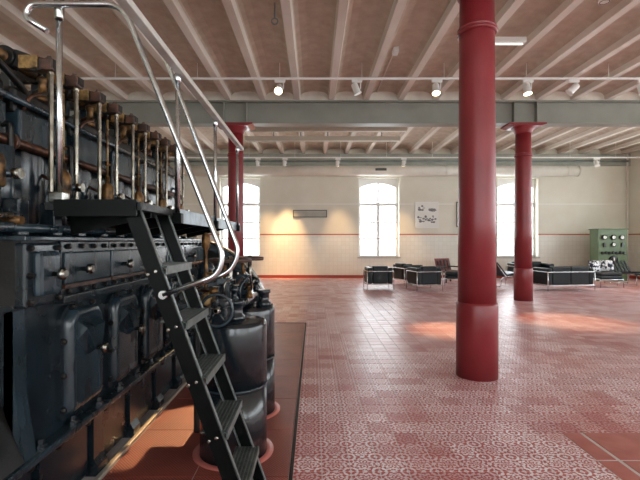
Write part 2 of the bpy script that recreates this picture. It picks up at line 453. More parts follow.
# glazed tile dado, its red line, the pale line, red skirting
def between(a0, a1, holes, WW=WW):
    cur = a0; out = []
    for h in sorted(holes): out.append((cur, h - WW / 2)); cur = h + WW / 2
    return out + [(cur, a1)]
d = B()
for a, b_ in between(XL, XR, BW): d.box(a, b_, YB - .012, YB, .11, 1.59)
for h in BW: d.box(h - WW / 2, h + WW / 2, YB - .012, YB, .11, WZ0 - .05)
d.build('tile_dado', 'wall_tile', wall_back)
d = B().box(XR - .012, XR, YF, YB - .012, .11, 1.59)
d2 = B()
for a, b_ in between(YF, YB - .012, RW, WW * SX): d2.box(XR - .012, XR, a, b_, .11, 1.59)
for h in RW: d2.box(XR - .012, XR, h - WW * SX / 2, h + WW * SX / 2, .11, WZ0 * SZ - .06)
d2.build('tile_dado', 'wall_tile', wall_right)
t1 = B(); t2 = B()
for a, b_ in between(XL, XR - .02, BW): t1.box(a, b_, YB - .018, YB, 1.59, 1.635); t2.box(a, b_, YB - .012, YB, 2.72, 2.755)
tag(t1.build('trim_1', 'line_red'), kind='structure'); tag(t2.build('trim_2', 'line_pale'), kind='structure')
t1 = B()
for a, b_ in between(YF, YB - .02, RW, WW * SX): t1.box(XR - .018, XR, a, b_, 1.59, 1.635)
tag(t1.build('trim_3', 'line_red'), kind='structure')
tag(B().box(XL, XR, YB - .025, YB, 0, .11).build('baseboard_back', 'base_red'), kind='structure')
tag(B().box(XR - .025, XR, YF, YB - .025, 0, .11).build('baseboard_right', 'base_red'), kind='structure')

# windows: local x across, y outwards, z up, origin on the floor under the opening at the wall face
def arch(x, zc, drop, hw): return zc - drop * (x / hw) ** 2
def make_window(n, loc, rz, sx=1, sz=1):
    t = thing('window_%d' % n, None, None, (0, 0, 0), kind='structure')
    hw = WW / 2; y0, y1 = .22, .30
    fr = B()
    fr.box(-hw, -hw + .085, y0, y1, WZ0, WZ1); fr.box(hw - .085, hw, y0, y1, WZ0, WZ1)
    fr.box(-hw + .085, hw - .085, y0, y1, WZ0, WZ0 + .055)
    # spandrel over the segmental arch
    iw = hw - .085; N = 12
    for k in range(N):
        xa, xb = -iw + 2 * iw * k / N, -iw + 2 * iw * (k + 1) / N
        fr.prism([(xa, arch(xa, 3.53, .16, iw)), (xb, arch(xb, 3.53, .16, iw)), (xb, WZ1), (xa, WZ1)], 'Y', y0, y1)
    fr.build('window_frame', 'white_paint', t)
    B().box(-.05, .05, y0 - .012, y1, WZ0 + .055, 2.68).build('mullion', 'white_paint', t)
    B().box(-.04, .04, y0, y1 - .01, 2.80, 3.53).build('mullion', 'white_paint', t)
    B().box(-iw, iw, y0 - .02, y1, 2.68, 2.80).build('transom', 'white_paint', t)
    for s in (-1, 1):
        for z in (1.46, 2.07): B().box(s * .03, s * iw, y0 + .02, y1 - .02, z - .03, z + .03).build('glazing_bar', 'white_paint', t)
        for za, zb in ((WZ0 + .055, 1.448), (1.472, 2.058), (2.082, 2.68)):
            B().box(s * .03, s * iw, y0 + .036, y0 + .042, za, zb).build('pane', 'pane_glass', t)
        p = B(); pts = [(s * .022, 2.80), (s * iw, 2.80)] + [(s * (iw - (iw - .022) * k / 6), arch(iw - (iw - .022) * k / 6, 3.53, .16, iw)) for k in range(7)]
        p.prism(pts, 'Y', y0 + .036, y0 + .042).build('pane', 'pane_glass', t)
    B().box(-hw - .05, hw + .05, -.05, .22, WZ0 - .05, WZ0 - .0).build('window_sill', 'sill_stone', t)
    t.location = loc; t.rotation_euler = (0, 0, rz); t.scale = (sx, 1, sz)
    # daylight portal in the opening
    L = bpy.data.lights.new('daylight_portal', 'AREA'); L.shape = 'RECTANGLE'; L.size = WW * sx; L.size_y = (WZ1 - WZ0) * sz
    L.cycles.is_portal = True
    po = bpy.data.objects.new('daylight_portal', L); COL.objects.link(po)
    mtx = Matrix.Translation(Vector(loc)) @ Matrix.Rotation(rz, 4, 'Z') @ Matrix.Translation(Vector((0, .40, (WZ0 + WZ1) / 2 * sz))) @ Matrix.Rotation(-PI / 2, 4, 'X')
    po.matrix_world = mtx
    return t
n = 1
for x in BW: make_window(n, (x, YB, 0), 0); n += 1
for y in RW: make_window(n, (XR, y, 0), -PI / 2, SX, SZ); n += 1
for x in FW: make_window(n, (x, YF, 0), PI, SX, SZ); n += 1

# ------------------------------------------------------------------ ceiling: ribs and clay fields
ceiling = B().box(XL - .4, XR + .4, YF - .4, YB + .4, 4.86, 5.05).build('ceiling', 'clay_field'); tag(ceiling, kind='structure')
k0, k1 = int((XL - RIB0) / RIBP) - 1, int((XR - RIB0) / RIBP) + 1
rme = B().prism([(-.062, ZR), (.062, ZR), (.085, 4.70), (.10, 4.87), (-.10, 4.87), (-.085, 4.70)], 'Y', YF, YB).mesh('ceiling_rib', 'rib_paint')
hf = RIBP / 2
prof = [(-hf + .07, 4.67), (-hf + .10, 4.73), (-hf + .16, 4.77), (-.12, 4.795), (.12, 4.795), (hf - .16, 4.77), (hf - .10, 4.73), (hf - .07, 4.67), (hf - .04, 4.87), (-hf + .04, 4.87)]
fme = B().prism(prof, 'Y', YF, YB).mesh('ceiling_field', 'clay_field')
for k in range(k0, k1 + 1):
    x = RIB0 + RIBP * k
    if XL < x < XR: place('ceiling_rib', rme, (x, 0, 0), ceiling)
    if XL < x + hf - .3 and x + hf + .3 < XR + .2: place('ceiling_field', fme, (x + hf, 0, 0), ceiling)

# ------------------------------------------------------------------ steel beams
def beam(Y, label, cols):
    t = thing('steel_beam', label, 'beam', (0, Y, 4.05))
    B().box(XL, XR, Y - .02, Y + .02, 4.075, 4.555).build('web', 'beam_paint', t)
    B().box(XL, XR, Y - .15, Y + .15, 4.05, 4.08).build('lower_flange', 'beam_paint', t)
    B().box(XL, XR, Y - .15, Y + .15, 4.55, 4.58).build('upper_flange', 'beam_paint', t)
    for x in cols:
        for s in (-.26, .26):
            B().box(x + s - .01, x + s + .01, Y - .14, Y - .02, 4.08, 4.55).build('stiffener', 'beam_paint', t)
    B().box(XL, XR, Y - .10, Y + .10, 4.58, 4.86).build('haunch', 'rib_paint', t)
    return t
beam(YBEAM1, 'grey painted steel beam carried by the nearer thick red column', [1.66])
beam(YBEAM2, 'grey painted steel beam across the hall over the two farther red columns', [-1.81, 4.84])

# ------------------------------------------------------------------ red iron columns
def column(x, Y, label, collar_z, tops=True):
    t = thing('iron_column', label, 'column', (x, Y, 0), 'red cast iron columns')
    B().lathe([(.203, 0), (.203, .73), (.197, .745), (.186, .752)], (x, Y, 0), n=40).build('plinth', 'column_red', t)
    B().lathe([(.186, .752), (.182, 1.6), (.172, 3.2), (.168, 3.86)], (x, Y, 0), n=40).build('shaft', 'column_red', t)
    B().lathe([(.172, 0), (.19, .006), (.196, .02), (.19, .034), (.178, .04), (.186, .05), (.19, .06), (.18, .075), (.17, .08)], (x, Y, collar_z), n=40).build('collar', 'column_red', t)
    B().lathe([(.168, 0), (.19, .02), (.20, .06), (.25, .13), (.27, .15)], (x, Y, 3.84), n=32).build('capital', 'column_red', t)
    B().prism([(x - .42, 4.05), (x - .42, 4.02), (x - .30, 3.985), (x + .30, 3.985), (x + .42, 4.02), (x + .42, 4.05)], 'Y', Y - .24, Y + .24).build('bearing_block', 'column_red', t)
    return t
column(1.66, YBEAM1, 'thick dark red iron column standing nearest the camera on the tiles', 3.465)
column(4.84, YBEAM2, 'farther red iron column standing beside the sofa group under the grey beam', 3.31)
column(-1.81, YBEAM2, 'dark red iron column behind the engine in front of the window', 3.31)

# ------------------------------------------------------------------ track lights, tubes, duct and small ceiling fittings
def track(Y, z, x0, x1, label):
    t = thing('light_track', label, 'light track', (x0, Y, z))
    B().box(x0, x1, Y - .02, Y + .02, z - .018, z + .018, .004).build('rail', 'track_white', t)
    x = x0 + .5
    while x < x1:
        B().cyl((x, Y, z + .018), (x, Y, ZR + .19), .006, n=8).build('hanger', 'track_white', t); x += RIBP * 2
    return t
TY1, TZ1 = 8.2, 4.49; TY2, TZ2 = 14.7, 4.245
track(TY1, TZ1, -5.9, 11.3, 'white lighting track under the ribs of the nearer ceiling bay')
track(TY2, TZ2, -5.9, 11.3, 'white lighting track hanging near the back wall')
def spotlight(x, Y, z, aim, lit, label, group, size=1.0, power=0, cone=50):
    t = thing('track_spotlight', label, 'spotlight', (x, Y, z - .018), group)
    B().box(x - .09 * size, x + .09 * size, Y - .02, Y + .02, z - .075, z - .018, .004).build('adapter', 'track_white', t)
    B().tube(fillet([(x + .06 * size, Y, z - .07), (x + .06 * size, Y, z - .20), (x, Y, z - .20)], .02), .011, n=8).build('arm', 'track_white', t)
    c = Vector((x - .02, Y, z - .20)); dv = (Vector(aim) - c).normalized(); s = size
    h = B().lathe([(.045 * s, -.10 * s), (.058 * s, -.08 * s), (.06 * s, .06 * s), (.075 * s, .09 * s), (.07 * s, .09 * s)], c, dv, n=20).build('lamp_head', 'track_white', t)
    B().lathe([(.064 * s, .086 * s), (.064 * s, .094 * s)], c, dv, n=20).build('lens', 'lamp_glow' if lit else 'dial_white', h)
    if power:
        L = bpy.data.lights.new('spot_beam', 'SPOT'); L.energy = power; L.color = (1.0, .62, .30); L.spot_size = math.radians(cone); L.spot_blend = 1.0; L.shadow_soft_size = .05
        o = bpy.data.objects.new('spot_beam', L); COL.objects.link(o); o.location = c + dv * .13 * s
        o.rotation_euler = dv.to_track_quat('-Z', 'Y').to_euler()
k1 = TY1 / F
G1 = 'spotlights on the nearer track'; G2 = 'spotlights on the track by the back wall'
spotlight((280 - 314) * k1, TY1, TZ1, (-1.12, 3.2, .0), True, 'glowing white track spotlight leftmost on the nearer track', G1, 1.1, 1100, 15)
spotlight((357 - 314) * k1, TY1, TZ1, (2.5, 8.4, .0), False, 'white track spotlight turned sideways, second from the left on the nearer track', G1, 1.1)
spotlight((437 - 314) * k1, TY1, TZ1, (2.1, 6.6, 0), True, 'glowing white track spotlight just left of the thick red column top', G1, 1.1, 420, 20)
spotlight((528 - 314) * k1, TY1, TZ1, (4.4, 7.3, 0), True, 'glowing white track spotlight just right of the thick red column top', G1, 1.1, 260, 30)
spotlight((574 - 314) * k1, TY1, TZ1, (4.2, 8.4, 3.5), False, 'white track spotlight turned sideways, right of the glowing pair', G1, 1.1)
spotlight((643 - 314) * k1, TY1, TZ1, (6.6, 7.0, 0), False, 'white track spotlight cut by the right edge of the picture', G1, 1.1)
k2 = TY2 / F
spotlight((258 - 314) * k2, TY2, TZ2, (-1.5, YB, .95), False, 'small white spotlight on the far track beside the dark red column', G2, 1.0, 170, 36)
spotlight((285 - 314) * k2, TY2, TZ2, (-.95, YB, .9), False, 'small white spotlight on the far track above the long wall sign', G2, 1.0, 360, 40)
spotlight((338 - 314) * k2, TY2, TZ2, (1.0, YB, .8), True, 'small glowing spotlight on the far track left of the middle window', G2, 1.0, 110, 42)
spotlight((404 - 314) * k2, TY2, TZ2, (3.3, YB, .6), True, 'small glowing spotlight on the far track right of the middle window', G2, 1.0, 110, 42)
spotlight((597 - 314) * k2, TY2, TZ2, (9.6, 13.0, 0.3), False, 'small white spotlight on the far track above the green control panel', G2, 1.2, 90, 60)

mat('strip_paint', (196, 190, 174), 0.5)
def strip_light(x0, x1, Y, z, label, glow, hh=.12):
    t = thing('strip_light', label, 'strip light', (x0, Y, z))
    B().box(x0, x1, Y - .06, Y + .06, z, z + hh, .006).build('housing', 'strip_paint' if not glow else 'track_white', t)
    B().cyl((x0 + .04, Y, z - .012), (x1 - .04, Y, z - .012), .016, n=10).build('tube', 'tube_glow' if glow else 'dial_white', t)
    lastx = 99
    for k in range(4):
        x = x0 + (x1 - x0) * (.1 + .26 * k); x = RIB0 + RIBP * round((x - RIB0) / RIBP)
        if k and abs(x - lastx) < .1 or not x0 < x < x1: continue
        lastx = x; B().box(x - .015, x + .015, Y - .01, Y + .01, z + hh, ZR + .001).build('bracket', 'pipe_grey', t)
strip_light((249 - 314) / F * 11.4, (407 - 314) / F * 11.4, 11.4, 4.31, 'long grey strip light behind the beam, nearer of the two', False)
strip_light((245 - 314) / F * 12.5, (400 - 314) / F * 12.5, 12.5, 4.31, 'long grey strip light behind the beam, farther of the two', False)
strip_light(2.55, 3.36, 6.8, 4.52, 'short white strip light on the ribs behind the thick red column', True, .08)

t = thing('ventilation_duct', 'round cream ventilation duct along the top of the back wall', 'duct', (0, YB - .25, 3.92))
B().cyl((XL + .1, YB - .21, 3.93), ((577 - 314) / F * 15.6, YB - .21, 3.93), .19, n=28).build('pipe', 'duct', t)
B().cyl(((576.5 - 314) / F * 15.6, YB - .21, 3.93), ((578.5 - 314) / F * 15.6, YB - .21, 3.93), .205, n=28).build('end_cap', 'duct', t)
gx = (381 - 314) / F * 15.4
g = B().box(gx - .2, gx + .2, YB - .415, YB - .37, 3.91, 4.0).build('grille', 'sign_frame', t)
for x in (-5, -2.5, 0, 2.4, 4.8, 7.2, 9.2): B().torus((x, YB - .21, 3.93), (1, 0, 0), .195, .008, 28, 6).build('clamp', 'duct', t)
tag(B().cyl((XL + .1, YB - .12, 4.30), (XR - .1, YB - .12, 4.30), .035, n=12).build('ceiling_pipe', 'pipe_grey'), 'grey pipe running along the wall just above the round duct', 'pipe')
tag(B().cyl((XR - .12, YB - .10, .0), (XR - .12, YB - .10, 4.7), .03, n=12).build('corner_pipe', 'duct'), 'cream vertical pipe in the far right corner of the hall', 'pipe')
mat('wall_top_grey', (168, 172, 160), 0.5, rgb2=(158, 162, 150), nscale=3)  # grey-green tone of the band along the wall top
tag(B().box(XL, XR, YB - .10, YB, 4.14, 4.58).build('trim_4', 'wall_top_grey'), kind='structure')
# junction box and conduit, hook, detector
t = thing('junction_box', 'small white junction box with conduit on the ceiling right of the middle', 'junction box', (1.46, 7.6, 4.55))
B().box(1.40, 1.50, 7.5, 7.68, 4.70, 4.80, .01).build('housing', 'track_white', t)
B().tube([(1.44, 7.68, 4.76), (1.44, 8.6, 4.765), (1.44, 9.76, 4.765)], .012, n=8).build('conduit', 'rib_paint', t)
t = thing('ceiling_hook', 'small steel hanging hook on the ceiling above the middle of the hall', 'hook', (-.55, 6.1, 4.3))
B().cyl((-.56, 6.1, 4.8), (-.56, 6.1, 4.55), .014, n=8).build('rod', 'pipe_grey', t)
B().torus((-.56, 6.1, 4.51), (0, 1, 0), .045, .012, 16, 6).build('loop', 'pipe_grey', t)
t = thing('smoke_detector', 'small round detector on the ceiling at the upper right', 'detector', (4.1, 5.95, 4.7))
B().lathe([(.07, 0), (.075, .02), (.06, .05)], (4.05, 5.95, 4.70), n=20).build('base', 'dial_white', t)
B().torus((4.05, 5.95, 4.705), (0, 0, 1), .06, .008, 20, 6).build('rim', 'sign_frame', t)
B().cyl((4.05, 5.95, 4.74), (4.05, 5.95, 4.80), .03, n=12).build('stem', 'dial_white', t)

# ------------------------------------------------------------------ things on the back wall
def on_wall(x, y): return Vector(((x - 314) / F * YB, YB - .02, H - (y - 241) / F * YB))
a = on_wall(293, 217.5); b_ = on_wall(327, 210)
t = thing('wall_sign', 'long narrow framed sign on the wall between the left and middle windows', 'sign', ((a.x + b_.x) / 2, YB - .02, a.z))
B().box(a.x + .02, b_.x - .02, YB - .03, YB - .0, a.z + .02, b_.z - .02).build('face', 'sign_face', t)
f = B(); f.box(a.x, b_.x, YB - .045, YB, a.z, a.z + .03); f.box(a.x, b_.x, YB - .045, YB, b_.z - .03, b_.z); f.box(a.x, a.x + .03, YB - .045, YB, a.z + .03, b_.z - .03); f.box(b_.x - .03, b_.x, YB - .045, YB, a.z + .03, b_.z - .03)
f.build('frame', 'sign_frame', t)
def picture(x0, x1, y0, y1, label, dark):
    a = on_wall(x0, y1); b_ = on_wall(x1, y0)
    t = thing('picture', label, 'picture', ((a.x + b_.x) / 2, YB - .02, a.z))
    B().box(a.x + .015, b_.x - .015, YB - .03, YB, a.z + .015, b_.z - .015).build('sheet', 'paper', t)
    f = B(); e = .03
    f.box(a.x, b_.x, YB - .04, YB, a.z, a.z + e); f.box(a.x, b_.x, YB - .04, YB, b_.z - e, b_.z); f.box(a.x, a.x + e, YB - .04, YB, a.z + e, b_.z - e); f.box(b_.x - e, b_.x, YB - .04, YB, a.z + e, b_.z - e)
    f.build('frame', 'sign_frame' if dark else 'white_paint', t)
    W, Hh = b_.x - a.x, b_.z - a.z
    rnd = random.Random(3)
    for (u0, u1, v0, v1, nn) in ((.10, .42, .68, .86, 7), (.45, .88, .64, .72, 9), (.12, .50, .24, .44, 10), (.50, .90, .22, .46, 12)):
        d = B()
        for q in range(nn):
            u, v = rnd.uniform(u0, u1), rnd.uniform(v0, v1); du, dv = rnd.uniform(.03, .08), rnd.uniform(.012, .05)
            d.prism([(a.x + W * (u + du * math.cos(k * PI / 4)), a.z + Hh * (v + dv * math.sin(k * PI / 4))) for k in range(8)], 'Y', YB - .0312 - .0002 * q, YB - .03)
        d.build('drawing', 'ink', t)
picture(415, 438, 202, 228, 'white framed print with two rows of grey machine drawings', False)
picture(456.3, 479, 202, 227, 'dark framed picture mostly hidden behind the thick red column', True)

# ------------------------------------------------------------------ green control panel
YP = 14.55
def cp(x, y): p = px(x, y, YP); return p
x0, x1 = cp(598, 0).x, cp(627.5, 0).x
t = thing('control_panel', 'green steel control panel with round gauges in the far right corner', 'control panel', ((x0 + x1) / 2, YP, 0))
B().box(x0, x1, YP, YP + .45, 0, 1.76, .02).build('cabinet', 'panel_green', t)
B().box(x0 - .03, x1 + .03, YP - .02, YP + .47, 1.76, 1.79, .01).build('cap', 'panel_green', t)
for gx_, gy_, r in ((604, 237.3, .085), (613, 237.3, .085), (621.5, 237.3, .085), (613, 244.5, .075)):
    c = cp(gx_, gy_)
    g = B().lathe([(r, 0), (r, .05), (r * .84, .055), (r * .84, .045)], c, (0, -1, 0), n=24).build('gauge', 'black_gloss', t)
    B().lathe([(r * .66, .046), (r * .66, .056)], c, (0, -1, 0), n=24).build('dial', 'dial_white', g)
    B().box(c.x - .004, c.x + .004, YP - .060, YP - .056, c.z - r * .2, c.z + r * .6).build('needle', 'black_gloss', g)
for gx_ in (604, 622):
    c = cp(gx_, 245); B().box(c.x - .035, c.x + .035, YP - .05, YP, c.z - .07, c.z + .07, .008).build('switch', 'black_gloss', t)
for k in range(7):
    c = cp(602 + 3.6 * k, 253 - (k % 2) * .4); B().lathe([(.05, 0), (.05, .03), (.035, .07), (.03, .07)], c, (0, -1, 0), n=16).build('knob', 'black_gloss', t)
c = cp(613, 260)
g = B().lathe([(.15, 0), (.15, .04), (.12, .05), (.10, .05)], c, (0, -1, 0), n=28).build('rotary_dial', 'black_gloss', t)
B().box(c.x - .02, c.x + .02, YP - .075, YP - .05, c.z - .08, c.z + .08, .006).build('pointer', 'dial_white', g)

# ------------------------------------------------------------------ the engine
XS = -1.25
P0, PP = 2.29, 0.49                                          # first full cylinder, pitch
CY = [P0 + PP * k for k in range(-1, 5)]
YE0, YE1 = 1.80, 4.70
eng = thing('diesel_engine', 'huge black multi-cylinder engine with inspection doors filling the left side', 'engine', (-1.7, 3.2, 0))
# bed plate
b = B(); b.box(-2.4, -1.34, 1.15, YE1 + .1, 0, .40); b.build('bed_plate', 'engine_black', eng)
for k in range(-1, 6):
    y = P0 - PP / 2 + PP * k
    B().prism([(XS - .10, 0), (XS, 0), (XS - .005, .06), (XS - .03, .10), (XS - .03, .36), (XS, .40), (XS - .10, .40)], 'Y', y - .055, y + .055).build('bed_pilaster', 'engine', eng)
for k in range(-1, 5):
    y = P0 + PP * k
    p = B().box(XS - .10, XS - .05, y - .17, y + .17, .03, .37, .012).build('bed_panel', 'engine', eng)
    for s in (-1, 1): B().lathe([(.022, 0), (.022, .02), (.014, .03)], (XS - .055, y + s * .14, .34), (1, 0, 0), n=8).build('nut', 'engine_black', p)
B().box(XS - .15, XS + .05, 1.25, YE1 + .12, .40, .435, .008).build('bed_flange', 'engine_grey', eng)
B().box(XS - .0, XS + .028, .6, YE1 + .2, 0, .022, .004).build('floor_channel', 'pale_trim', eng)
for k in range(0, 11):
    y = 1.92 + k * .26
    B().lathe([(.026, 0), (.026, .022), (.016, .022), (.016, .045)], (XS + .02, y, .435), n=6, smooth=False).build('flange_nut', 'engine', eng)
# crankcase
B().box(-2.3, XS - .02, YE0, YE1, .435, 1.09).build('crankcase', 'engine', eng)
B().prism([(-2.3, .435), (-1.22, .435), (-1.30, .62), (-1.42, 1.05), (-2.3, 1.05)], 'Y', 1.2, YE0).build('front_end_case', 'engine_black', eng)
# tapered buttress at the near end
B().prism([(XS - .06, .435), (XS + .03, .435), (XS - .01, .70), (XS - .02, 1.07), (XS - .06, 1.07)], 'Y', YE0 - .0, YE0 + .075).build('buttress', 'engine_grey', eng)
bolt = B().lathe([(.015, 0), (.015, .012), (.009, .02)], (0, 0, 0), (1, 0, 0), n=6, smooth=False).mesh('bolt', 'engine_black')
knobm = B().lathe([(.012, 0), (.012, .03), (.026, .036), (.028, .055), (.018, .065)], (0, 0, 0), (1, 0, 0), n=14).mesh('knob', 'steel')
def arch_poly(yc, hw, z0, z1, r, n=5):
    pts = []
    for cx, cz, a0 in ((yc + hw - r, z1 - r, 0), (yc - hw + r, z1 - r, PI / 2)):
        for k in range(n + 1): a = a0 + PI / 2 * k / n; pts.append((cx + r * math.cos(a), cz + r * math.sin(a)))
    rr = r * .35
    for cx, cz, a0 in ((yc - hw + rr, z0 + rr, PI), (yc + hw - rr, z0 + rr, 1.5 * PI)):
        for k in range(n + 1): a = a0 + PI / 2 * k / n; pts.append((cx + rr * math.cos(a), cz + rr * math.sin(a)))
    return pts
for y in CY[1:]:
    d = B().prism(arch_poly(y, .195, .475, 1.045, .085), 'X', XS - .03, XS + .005).build('inspection_door', 'engine', eng)
    dr = B(); loops = [(.168, .497, 1.023, .08, .005), (.166, .50, 1.02, .078, .024), (.152, .514, 1.006, .07, .040), (.13, .535, .985, .06, .044), (.11, .556, .964, .05, .036)]
    for hw_, za, zb, rr_, xx in loops: dr.v += [Vector((XS + xx, p, q)) for p, q in arch_poly(y, hw_, za, zb, rr_)]
    nn = len(dr.v) // len(loops)
    for a_ in range(len(loops) - 1):
        for k in range(nn): dr.f.append([a_ * nn + k, a_ * nn + (k + 1) % nn, (a_ + 1) * nn + (k + 1) % nn, (a_ + 1) * nn + k]); dr.sm.append(True)
    dr.f.append([(len(loops) - 1) * nn + k for k in range(nn)]); dr.sm.append(False)
    dr.build('door_bulge', 'engine_grey', d)
    # dished middle with a sloping hood at the top
    hood = B()
    hood.add([(XS + .036, y - .095, .955), (XS + .036, y + .095, .955), (XS + .085, y + .09, .92), (XS + .085, y - .09, .92), (XS + .095, y + .035, .80), (XS + .095, y - .035, .80), (XS + .036, y + .10, .86), (XS + .036, y - .10, .86), (XS + .036, y, .76)],
             [(0, 1, 2, 3), (3, 2, 4, 5), (2, 6, 8, 4), (3, 5, 8, 7), (5, 4, 8), (1, 6, 2), (0, 3, 7)])
    hood.build('hood', 'engine_grey', d)
    for s in (-1, 1):
        for z in (.53, .70, .87): place('bolt', bolt, (XS + .005, y + s * .18, z), d)
        place('bolt', bolt, (XS + .005, y + s * .10, 1.033), d)
    h = place('door_knob', knobm, (XS + .08, y, .80), d)
# cam box
B().box(-1.75, XS + .00, YE0 + .02, YE1 + .02, 1.09, 1.37).build('cam_box', 'engine_black', eng)
B().box(-1.75, XS + .045, YE0 - .02, YE1 + .04, 1.37, 1.392, .005).build('cam_box_lid', 'engine_grey', eng)
B().box(XS - .02, XS + .035, 2.08, YE1 + .02, 1.065, 1.10, .006).build('cam_box_ledge', 'engine', eng)
# near raised cover
d = B().box(XS - .02, XS + .03, YE0 + .005, 2.05, 1.08, 1.362, .012).build('cover', 'engine', eng)
B().box(XS + .02, XS + .065, YE0 + .05, 2.01, 1.125, 1.325, .028).build('raised_field', 'engine_grey', d)
for yy in (YE0 + .028, 2.03):
    for zz in (1.105, 1.22, 1.338): place('bolt', bolt, (XS + .03, yy, zz), d)
place('knob', knobm, (XS + .06, 1.94, 1.22), d)
ych = [2.075] + [2.075 + PP * (k + 1) for k in range(5)] + [YE1 + .02]
for ya, yb in zip(ych[:-1], ych[1:]):
    d = B().box(XS - .01, XS + .018, ya + .004, yb - .004, 1.10, 1.368, .004).build('cover', 'engine', eng)
    B().box(XS + .012, XS + .032, ya + .012, yb - .012, 1.155, 1.315, .008).build('raised_field', 'engine_grey', d)
    B().box(XS + .014, XS + .036, ya + .012, yb - .012, 1.135, 1.155, .004).build('lower_lip', 'rust', d)
    nb = max(1, int((yb - ya) / .12))
    for q in range(nb):
        yy = ya + (yb - ya) * (q + .5) / nb
        place('bolt', bolt, (XS + .016, yy, 1.343), d); place('bolt', bolt, (XS + .016, yy, 1.118), d)
    if yb - ya > .3: place('knob', knobm, (XS + .03, ya + .16, 1.225), d)
# clutter between cam box and walkway: fuel pumps and pipes
for y in CY:
    p = B().lathe([(.05, 0), (.05, .05), (.035, .06), (.035, .12), (.022, .13), (.022, .20)], (-1.40, y + .06, 1.392), n=14).build('fuel_pump', 'engine', eng)
    B().cyl((-1.40, y + .06, 1.46), (-1.27, y + .06, 1.46), .018, n=10).build('pump_valve', 'oily_brass', p)
    B().tube(fillet([(-1.40, y + .06, 1.58), (-1.40, y + .06, 1.68), (-1.50, y, 1.74)], .04), .009, n=6).build('fuel_line', 'copper', p)
B().tube([(-1.31, 1.0, 1.43), (-1.31, YE1, 1.43)], .022, n=10).build('lubrication_pipe', 'engine_grey', eng)
B().tube(fillet([(-1.30, 1.50, 1.40), (-1.30, 1.70, 1.47), (-1.30, 1.86, 1.485), (-1.42, 1.98, 1.48)], .08), .012, n=8).build('oil_line', 'steel', eng)
# cylinders, heads
for y in CY:
    c = B().lathe([(.205, 1.392), (.205, 1.44), (.19, 1.46), (.19, 1.92), (.205, 1.94), (.205, 1.98), (.20, 2.06), (.20, 2.10)], (-1.66, y, 0), n=32).build('cylinder', 'engine', eng)
    B().box(-1.90, -1.46, y - .215, y + .215, 2.0, 2.13, .02).build('cylinder_head', 'engine_black', c)
    for a in range(6):
        an = -PI / 2 + PI * a / 5; q = Vector((-1.66 + .185 * math.cos(an), y + .185 * math.sin(an), 1.98))
        B().lathe([(.018, 0), (.018, .03), (.011, .03), (.011, .05)], q, n=6, smooth=False).build('head_nut', 'steel', c)
    B().box(-1.52, -1.44, y - .20, y + .20, 1.86, 2.02, .012).build('port_block', 'engine_grey', c)
    # cam follower guides
    for s in (-1, 1):
        B().box(-1.38, -1.30, y + s * .115 - .035, y + s * .115 + .035, 1.392, 1.56, .008).build('tappet_guide', 'engine', c)
B().box(-1.95, -1.50, 1.15, YE1 - .05, 1.392, 1.84).build('cylinder_block', 'engine', eng)
B().tube([(-1.435, 1.0, 1.842), (-1.435, YE1 - .05, 1.842)], .024, n=12).build('cooling_pipe', 'copper', eng)
B().tube([(-1.43, 1.0, 2.05), (-1.43, YE1 - .05, 2.05)], .016, n=10).build('starting_air_pipe', 'engine_grey', eng)
B().cyl((-1.42, 1.93, 1.42), (-1.42, 1.93, 1.80), .055, n=18).build('pressure_cylinder', 'engine_grey', eng)
# rods, rockers, lubricators
rod = B().lathe([(.014, 0), (.011, .02), (.011, .66), (.015, .665), (.015, .70)], (0, 0, 0), n=12).mesh('push_rod', 'rod_steel')
for ci, y in enumerate(CY):
    for s in (-1, 1):
        yr = y + s * .115
        if ci == 0: continue
        place('push_rod', rod, (-1.34, yr, 1.55), eng)
        r = B().prism([(-1.31, 2.245), (-1.31, 2.285), (-1.40, 2.30), (-1.50, 2.335), (-1.60, 2.35), (-1.70, 2.33), (-1.80, 2.28), (-1.80, 2.24), (-1.70, 2.26), (-1.60, 2.26), (-1.50, 2.25), (-1.40, 2.23)], 'Y', yr - .024, yr + .024).build('rocker_arm', 'engine_black', eng)
        B().box(-1.385, -1.315, yr - .034, yr + .034, 2.232, 2.292, .01).build('fork_end', 'rust', r)
        B().box(-1.49, -1.392, yr - .031, yr + .031, 2.240, 2.308, .006).build('brass_block', 'brass', r)
        B().lathe([(.052, -.04), (.056, -.03), (.056, .03), (.052, .04)], (-1.56, yr, 2.30), (0, 1, 0), n=20).build('hub', 'engine_black', r)
        B().lathe([(.018, 0), (.018, .012), (.010, .014), (.010, .024)], (-1.35, yr, 2.288), n=6, smooth=False).build('adjusting_nut', 'rust', r)
        v = B().lathe([(.016, 0), (.016, .12), (.035, .125), (.035, .14)], (-1.77, yr, 2.10), n=14).build('valve_stem', 'steel', r)
        B().box(-1.585, -1.535, yr - .02, yr + .02, 2.10, 2.29, .006).build('rocker_post', 'engine', r)
    l = B().lathe([(.030, 0), (.038, .01), (.038, .11), (.03, .135), (.014, .15), (.014, .19)], (-1.345, y, 1.60), n=16).build('lubricator', 'oily_brass', eng)
    B().cyl((-1.345, y, 1.79), (-1.345, y, 2.16), .006, n=8).build('lubricator_rod', 'brass', l)
    B().lathe([(.018, 0), (.018, .012)], (-1.345, y, 1.86), n=12).build('collar', 'oily_brass', l)
    B().cyl((-1.345, y, 1.39), (-1.345, y, 1.61), .02, n=10).build('stand', 'engine', l)
    k = B().cyl((-1.44, y + .03, 1.66), (-1.27, y + .03, 1.66), .016, n=12).build('indicator_cock', 'engine_grey', eng)
    B().cyl((-1.285, y + .03, 1.66), (-1.255, y + .03, 1.66), .024, n=12).build('cap', 'steel', k)
B().cyl((-1.56, CY[0] + .05, 2.30), (-1.56, CY[-1] + .17, 2.30), .03, n=16).build('rocker_shaft', 'oily_brass', eng)
